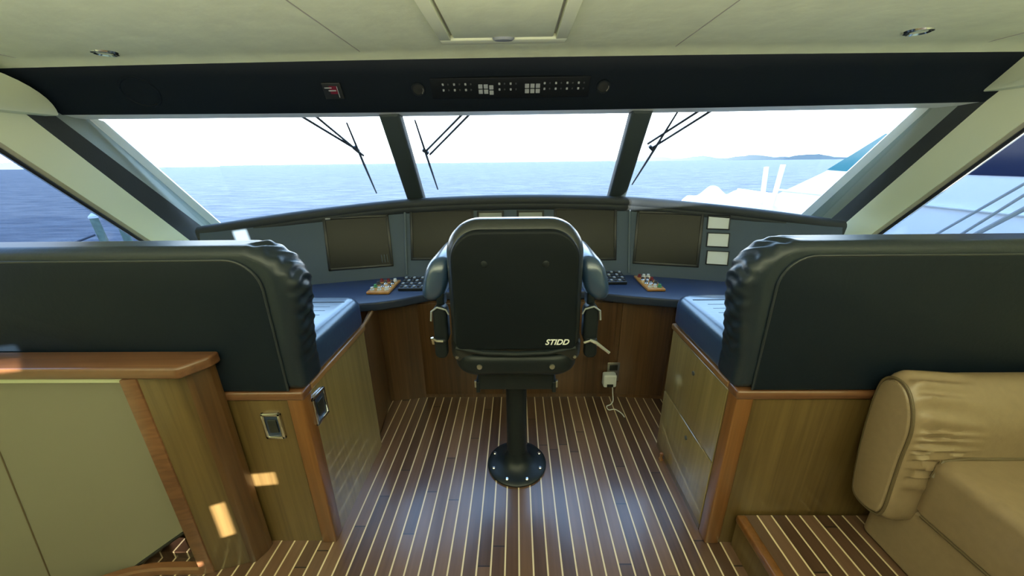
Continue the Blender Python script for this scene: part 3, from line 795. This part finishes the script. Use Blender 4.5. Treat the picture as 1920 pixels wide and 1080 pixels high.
m.add([p for r in rows for p in r], [(i * Kk + k, i * Kk + (k + 1) % Kk, (i + 1) * Kk + (k + 1) % Kk, (i + 1) * Kk + k) for i in range(len(rows) - 1) for k in range(Kk)] + [tuple(range(Kk)), tuple((len(rows) - 1) * Kk + k for k in range(Kk))])
m.build('backrest', 'tan', sofa, angle=60)
inner = [(cy_ + (y - cy_) * .82, cz_ + (z - cz_) * .92) for y, z in pr]
MB().prism(inner, 'x', 1.200, 1.22, bev=.006).build('end_panel', 'tan', sofa, angle=60)
MB().tube([(1.209, y, z) for y, z in [(cy_ + (y - cy_) * .87, cz_ + (z - cz_) * .945) for y, z in pr + pr[:1]]], .0045, 8).build('end_piping', 'tan_pipe', sofa)
MB().pillow(1.292, 2.13, .10, .935, .405, .606, (.05, .02, .02, .07), .012, axis='z', n=8, er2=.035).build('seat_cushion', 'tan', sofa, angle=50)
MB().tube([(1.296, .895, .55), (1.325, .908, .600), (1.40, .911, .606), (2.12, .911, .606)], .006, 8).build('seat_crease', 'tan_pipe', sofa)
MB().pillow(1.302, 2.13, .10, 1.03, .166, .402, (.04, .02, .02, .03), .015, axis='z', n=6).build('base', 'tan', sofa, angle=50)
MB().tube([(1.298, .12, .404), (1.298, .88, .404)], .006, 8).build('base_crease', 'tan_pipe', sofa)

# ------------------------------------------------------------------ helm chair
CX = -.008; CY = 1.50
ch = thing('helm_chair', 'black pedestal helm chair in the middle of the wheelhouse facing the dash', 'chair', (CX, CY, 0))
Tc = Matrix.Translation((CX, 0, 0))
MB().pillow(-.248, .248, .808, 1.312, 1.232, 1.365, (.05, .05, .125, .125), .055, n=12, m=6, mat=Tc, er2=.05).build('backrest', 'chair', ch, angle=50)
sh_ = MB().pillow(-.226, .226, .826, 1.282, 1.213, 1.27, (.025, .025, .105, .105), .014, n=12, m=4, mat=Tc).build('back_shell', 'shell', ch, angle=50)
MB().tube([(CX - .226, 1.226, .835), (CX - .12, 1.216, .818), (CX, 1.212, .815), (CX + .12, 1.216, .818), (CX + .226, 1.226, .835)], .010, 8).build('lower_rail', 'metal_black', ch)
for s in (-1, 1):
    MB().lathe([(.012, 0), (.012, .003), (.006, .005), (.001, .005)], 14, mat=frame((CX + s * .107, 1.2125, 1.165), (1, 0, 0), (0, 0, 1))).build('screw_cover', 'metal_black', ch)
MB().pillow(-.262, .262, 1.245, 1.80, .735, .87, (.08, .08, .10, .10), .04, axis='z', n=8, mat=Tc, er2=.05).build('seat_cushion', 'chair', ch, angle=50)
MB().pillow(-.245, .245, 1.225, 1.42, .700, .800, (.10, .10, .04, .04), .035, axis='z', n=10, mat=Tc).build('seat_pan', 'metal_black', ch, angle=50)
for s in (-1, 1):
    MB().lathe([(.011, 0), (.010, .006), (.001, .008)], 14, mat=frame((CX + s * .140, 1.2255, .752), (1, 0, 0), (0, 0, 1))).build('pan_bolt', 'steel', ch)
    MB().lathe([(.007, 0), (.006, .004), (.001, .005)], 12, mat=frame((CX + s * .226, 1.232, .79), (1, 0, 0), (0, 0, 1))).build('pivot_bolt', 'steel', ch)
sl = MB().box(-.158, .158, 1.29, 1.66, .600, .702, .008, mat=Tc).build('slide_box', 'metal_black', ch)
for s in (-1, 1):
    MB().box(s * .158 - .008, s * .158 + .008, 1.285, 1.66, .590, .640, .003, mat=Tc).build('slide_rail', 'metal_black', ch)
    MB().box(s * .168 - .004, s * .168 + .004, 1.285, 1.30, .615, .645, .002, mat=Tc).build('rail_end', 'steel', ch)
MB().lathe([(.060, .56), (.075, .575), (.075, .602)], 28, mat=Matrix.Translation((CX, CY, 0))).build('pedestal_head', 'metal_black', ch)
MB().lathe([(.050, .03), (.050, .565)], 32, mat=Matrix.Translation((CX, CY, 0))).build('pedestal', 'metal_black', ch)
MB().lathe([(.150, 0), (.152, .010), (.146, .016), (.125, .020), (.095, .030), (.070, .046), (.058, .066), (.053, .085), (.050, .10)], 40, mat=Matrix.Translation((CX, CY, 0))).build('base_flange', 'metal_black', ch)
for k in range(8):
    a = R(22.5 + 45 * k)
    MB().lathe([(.0095, .016), (.0095, .024), (.006, .027), (.001, .027)], 10, mat=Matrix.Translation((CX + .128 * math.cos(a), CY + .128 * math.sin(a), 0))).build('floor_bolt', 'chrome', ch)
for s in (-1, 1):
    # arm rest pad, its support and the lever under it
    m = MB(); rows = []
    for yy, sc in ((1.285, .45), (1.292, .74), (1.31, .92), (1.34, 1.0), (1.62, 1.0), (1.68, .93), (1.71, .72), (1.715, .45)):
        row = []
        for k in range(24):
            a = 2 * math.pi * k / 24
            x = math.cos(a); z = math.sin(a)
            x = math.copysign(abs(x) ** .75, x); z = math.copysign(abs(z) ** .75, z)
            row.append((CX + s * (.302 + .052 * x * sc - .022 * z * sc), yy, 1.075 + .088 * z * sc))
        rows.append(row + [row[0]])
    n_ = 24
    V = [p for r in rows for p in r[:n_]]
    F = [(i * n_ + k, i * n_ + (k + 1) % n_, (i + 1) * n_ + (k + 1) % n_, (i + 1) * n_ + k) for i in range(len(rows) - 1) for k in range(n_)] + [tuple(range(n_)), tuple((len(rows) - 1) * n_ + k for k in range(n_))]
    m.add(V, F).build('armrest', 'navy_top', ch, angle=60)
    MB().pillow(.262, .318, .83, .985, 1.27, 1.33, (.02, .02, .03, .03), .012, n=6, mat=Matrix.Translation((CX, 0, 0)) @ Matrix.Diagonal((s, 1, 1, 1))).build('arm_bracket', 'metal_black', ch)
    MB().box(.275, .305, 1.30, 1.36, .97, 1.03, .006, mat=Matrix.Translation((CX, 0, 0)) @ Matrix.Diagonal((s, 1, 1, 1))).build('arm_post', 'metal_black', ch)
    MB().tube([(CX + s * .252, 1.262, .955), (CX + s * .262, 1.262, .975), (CX + s * .295, 1.262, .985), (CX + s * .318, 1.262, .968), (CX + s * .322, 1.262, .93)], .0035, 8).build('bracket_edge', 'rail_grey', ch)
    MB().pillow(.268, .318, .765, .85, 1.26, 1.30, (.022, .022, .01, .01), .012, n=6, mat=Matrix.Translation((CX, 0, 0)) @ Matrix.Diagonal((s, 1, 1, 1))).build('lever_housing', 'metal_black', ch)
MB().tube([(CX - .318, 1.25, .862), (CX - .303, 1.25, .852), (CX - .278, 1.25, .850)], .006, 8).build('lever', 'chrome', ch)
MB().tube([(CX - .320, 1.25, .865), (CX - .316, 1.25, .838)], .006, 8).build('lever_tip', 'chrome', ch)
MB().tube([(CX + .262, 1.25, .842), (CX + .285, 1.245, .853), (CX + .305, 1.24, .846), (CX + .355, 1.22, .812)], [.006, .006, .007, .0055], 8).build('lever', 'chrome', ch)
cu = bpy.data.curves.new('logo_lettering', 'FONT'); cu.body = 'STIDD'; cu.size = .031; cu.shear = .35; cu.extrude = .0008; cu.offset = .0006
cu.align_x = 'CENTER'
tmp = bpy.data.objects.new('tmp', cu); COL.objects.link(tmp)
me = bpy.data.meshes.new_from_object(tmp.evaluated_get(bpy.context.evaluated_depsgraph_get()))
bpy.data.objects.remove(tmp); bpy.data.curves.remove(cu)
me.transform(frame((CX + .153, 1.2118, .853), (1, 0, 0), (0, 0, 1)))
me.materials.append(M['white_paint']); me.name = 'logo_lettering'
lo = bpy.data.objects.new('logo_lettering', me); COL.objects.link(lo); lo.parent = sh_; lo.matrix_parent_inverse = Matrix.Identity(4)
lo['label'] = 'white slanted lettering at the lower right of the chair back'

# ------------------------------------------------------------------ outlet, charger, cable
f = frame((.620, 2.066, .205), (1, 0, 0), (0, 0, 1))
t = thing('wall_outlet', 'steel outlet plate on the dark helm cabinet right of the chair', 'outlet', f.translation)
MB().box(-.040, .040, -.075, .062, 0, .006, .003, mat=f).build('cover_plate', 'steel', t)
MB().box(-.026, .026, .006, .046, .005, .010, .003, mat=f).build('socket', 'bezel', t)
MB().box(-.026, .026, -.060, -.016, .005, .010, .003, mat=f).build('socket', 'bezel', t)
t = thing('phone_charger', 'white charger block plugged into the outlet right of the chair', 'charger', (.588, 2.04, .16))
MB().box(.548, .632, 2.000, 2.056, .118, .208, .012).build('charger_body', 'white', t)
MB().box(.570, .610, 1.998, 2.0, .125, .145).build('charger_port', 'bezel', t)
pts = [(.612, 2.02, .118), (.618, 2.018, .06), (.622, 2.012, .012), (.60, 1.985, .004), (.57, 1.965, .004), (.575, 1.93, .004), (.615, 1.935, .004), (.645, 1.90, .004), (.655, 1.86, .004)]
o = MB().tube(spline(pts), .0032, 8).build('charging_cable', 'white')
tag(o, 'thin white cable hanging from the charger and curled on the floor', 'cable')

# ------------------------------------------------------------------ wipers outside the glass
def wiper(arms, blade, lab):
    p = Vector(arms[0][0])
    t = thing('windshield_wiper', lab, 'wiper', p, 'windshield wipers')
    for a, b_ in arms:
        a, b_ = Vector(a), Vector(b_); d = (a - b_) * .12
        MB().tube([a + d, b_], .007, 8).build('wiper_arm', 'wiper', t)
    a, b_ = map(Vector, blade)
    MB().tube([a, lv(a, b_, .5) + Vector((0, -.004, 0)), b_], [.005, .0085, .005], 8).build('wiper_blade', 'wiper', t)
    q = Vector(arms[0][1]); MB().box(-.022, .022, -.010, .010, -.010, .010, .003, mat=frame(q, Vector(arms[1][1]) - q + Vector((.001, 0, 0)), b_ - a)).build('blade_clip', 'wiper', t)
wiper([((-1.212, 2.241, 1.755), (-1.0, 2.416, 1.583)), ((-1.141, 2.251, 1.76), (-.972, 2.45, 1.545))], ((-.989, 2.307, 1.725), (-.992, 2.638, 1.30)), 'black wiper with twin arms outside the port windshield pane')
wiper([((-.312, 2.347, 1.769), (-.583, 2.484, 1.567)), ((-.269, 2.349, 1.769), (-.561, 2.501, 1.548))], ((-.599, 2.349, 1.738), (-.564, 2.681, 1.318)), 'black wiper with twin arms outside the centre windshield pane')
wiper([((1.097, 2.262, 1.758), (.849, 2.451, 1.569)), ((1.034, 2.272, 1.76), (.815, 2.436, 1.593))], ((.921, 2.288, 1.763), (.804, 2.636, 1.339)), 'black wiper with twin arms outside the starboard windshield pane')

# ------------------------------------------------------------------ outside
WZ = -3.0
m = MB().grid([[(x, y, WZ) for x in (-4000, 4000)] for y in (-4000, 4000)], thick=(0, 0, -1))
struct(m.build('sea', 'water', smooth=False), 'open blue water')
def shore(az0, az1, h, lab, seed, dist=1500):
    rnd = random.Random(seed); n = 60; top = []; bot = []
    for i in range(n + 1):
        a = R(lerp(az0, az1, i / n)); x, y = dist * math.sin(a), dist * math.cos(a)
        e_ = min(1, i / 8, (n - i) / 8); hh = WZ + 1.5 + (h * (.55 + .3 * math.sin(i * .5 + seed) + .25 * rnd.random())) * e_
        top.append((x, y, hh)); bot.append((x, y, WZ - 1))
    o = MB().grid([bot, top, [(x * 1.15, y * 1.15, z + 2) for x, y, z in top]]).build('hill', 'land', smooth=False)
    return struct(o, lab)
shore(-58, -38, 14, 'low hazy shore on the port bow', 1)
shore(14, 42, 14, 'low hazy shore on the starboard bow', 2)
shore(-85, -62, 16, 'low hazy shore abeam to port', 3)

def piling(x, y, ztop, lab, lean):
    t = thing('dock_piling', lab, 'piling', (x, y, WZ), 'green dock pilings')
    MB().tube([(x + lean, y, WZ - 1), (x, y, ztop)], [.085, .07], 14).build('post', 'piling', t)
    MB().lathe([(.078, ztop - .04), (.078, ztop - .01), (.015, ztop + .06), (.001, ztop + .065)], 16, mat=Matrix.Translation((x, y, 0))).build('cap', 'white', t)
piling(-9.05, 7.72, .50, 'pale green piling with white cap outside the port window, left of the pair', .35)
piling(-8.82, 7.98, .72, 'pale green piling outside the port window, right of the pair', .35)
o = MB().tube(spline([(-9.0, 7.58, .12), (-10.5, 7.3, -.35), (-12.5, 6.8, -.55), (-16, 6.0, -.6)]), .022, 6).build('mooring_rope', 'rope')
tag(o, 'thin dark mooring rope running from the pale green pilings', 'rope')

# white motor yacht moored alongside to starboard
yt = thing('motor_yacht', 'white motor yacht moored close on the starboard side', 'boat', (7.2, 2, WZ))
YX, BW = 7.3, 2.32
rows = []
for i in range(25):
    s = i / 24; y = lerp(-9, 12.5, s)
    hb = BW * (1 if s < .55 else math.cos((s - .55) / .45 * math.pi / 2) ** .75 + .01); zs_ = .15 + .25 * max(0, s - .4) + .55 * max(0, s - .6)
    rows.append([(YX - hb, y, zs_), (YX - hb * .98, y, -1.0), (YX - hb * .8, y, WZ - .3), (YX, y, WZ - .8), (YX + hb * .8, y, WZ - .3), (YX + hb * .98, y, -1.0), (YX + hb, y, zs_), (YX, y, zs_ + .06), (YX - hb, y, zs_)])
MB().grid(rows).build('hull', 'gel', yt, angle=40)
hx0, hx1 = 5.02, 9.58
MB().prism([(1.2, .1), (7.75, .50), (7.62, .72), (6.27, 1.31), (5.38, 1.83), (3.9, 3.1), (1.2, 3.1)], 'x', hx0, hx1, bev=.06).build('deckhouse', 'gel', yt, angle=30)
MB().box(hx0, hx1, -2.3, 1.25, .1, 1.655, .02).build('sun_blocker', 'gel', yt)  # unseen aft block, added to keep the low sun off the dash
MB().prism([(1.5, 1.29), (5.55, 1.31), (5.0, 1.80), (3.75, 2.75), (1.5, 2.75)], 'x', hx0 - .012, hx0 + .03).build('side_window', 'navy_glass', yt, smooth=False)
MB().prism([(5.82, 1.30), (6.22, 1.315), (5.40, 1.80), (5.12, 1.80)], 'x', hx0 - .014, hx0 + .03).build('windshield_wing', 'teal_glass', yt, smooth=False)
m = MB()
m.prism([(6.20, 1.36), (5.42, 1.83), (4.0, 3.0), (4.06, 3.02), (5.46, 1.86), (6.24, 1.38)], 'x', hx0 + .15, hx1 - .15)
m.build('front_window', 'teal_glass', yt, smooth=False)
MB().box(hx0 - .03, hx1 + .03, .6, 4.1, 3.05, 3.2, .05).build('hardtop', 'gel', yt)
MB().tube([(hx0 - .02, 1.3, .95), (hx0 - .02, 7.2, .93)], .02, 8).build('rub_rail', 'lip', yt)
for y, zt in ((7.72, 1.34), (7.25, 1.39)):
    MB().tube([(5.06 if y > 7.5 else 4.95, y, .6), (5.0, y, zt)], .045, 10).build('rail_post', 'gel', yt)
# white covered tender on our own foredeck
m = MB(); rows = []
for i in range(33):
    s = i / 32; x = lerp(1.95, 2.9, s); r = .36 * (max(.01, 1 - (2 * s - 1) ** 4)) ** .5 * (1 + .07 * math.sin(s * 17))
    rows.append([(x, 4.6 + .8 * r * math.cos(R(a)), .41 + 2.05 * r * math.sin(R(a))) for a in range(0, 181, 12)])
o = m.grid(rows, thick=(0, .02, -.02)).build('tender_cover', 'gel', angle=60)
tag(o, 'white covered tender on the foredeck beyond the starboard windshield', 'boat cover')
fd = MB().grid([[(-2.75, 1.2, .55), (-2.3, 1.2, .6), (-2.2, 1.2, .6)], [(-2.75, 2.6, .5), (-2.3, 2.6, .55), (-2.2, 2.6, .55)]], thick=(0, 0, -.3))
fd.grid([[(2.2, 1.2, .6), (2.4, 1.2, .6), (2.85, 1.2, .6)], [(2.2, 2.6, .55), (2.4, 2.6, .55), (2.85, 2.6, .5)]], thick=(0, 0, -.3))
fd.grid([[(-2.85, 2.6, .4), (0, 2.85, .5), (2.85, 2.6, .4)], [(-2.9, 6, .35), (0, 6, .45), (2.9, 6, .35)], [(-1.9, 8, .3), (0, 8.5, .4), (1.9, 8, .3)], [(-.2, 11, .3), (0, 11.2, .35), (.2, 11, .3)]], thick=(0, 0, -.3))
struct(fd.build('foredeck', 'gel', angle=60), 'white foredeck of the boat')
# grey raked handrails on the starboard side deck
t = thing('side_rail', 'grey raked tube rail outside the starboard window', 'handrail', (2.6, 2.3, .9))
for k, (a, b_) in enumerate((((2.75, 2.077, 1.353), (2.75, 2.43, .984)), ((2.75, 2.057, 1.296), (2.75, 2.29, 1.012)), ((2.75, 2.033, 1.225), (2.75, 2.223, 1.026)))):
    a, b_ = Vector(a), Vector(b_); d = b_ - a
    MB().tube([a - d * 1.2, b_ + d * .5], .008 if k < 2 else .013, 8).build('rail_tube', 'rail_grey', t)
for y in (1.75, 2.40):
    MB().tube([(2.75, y, .62), (2.75, y, 1.353 - (y - 2.077) * 1.045)], .012, 8).build('stanchion', 'rail_grey', t)
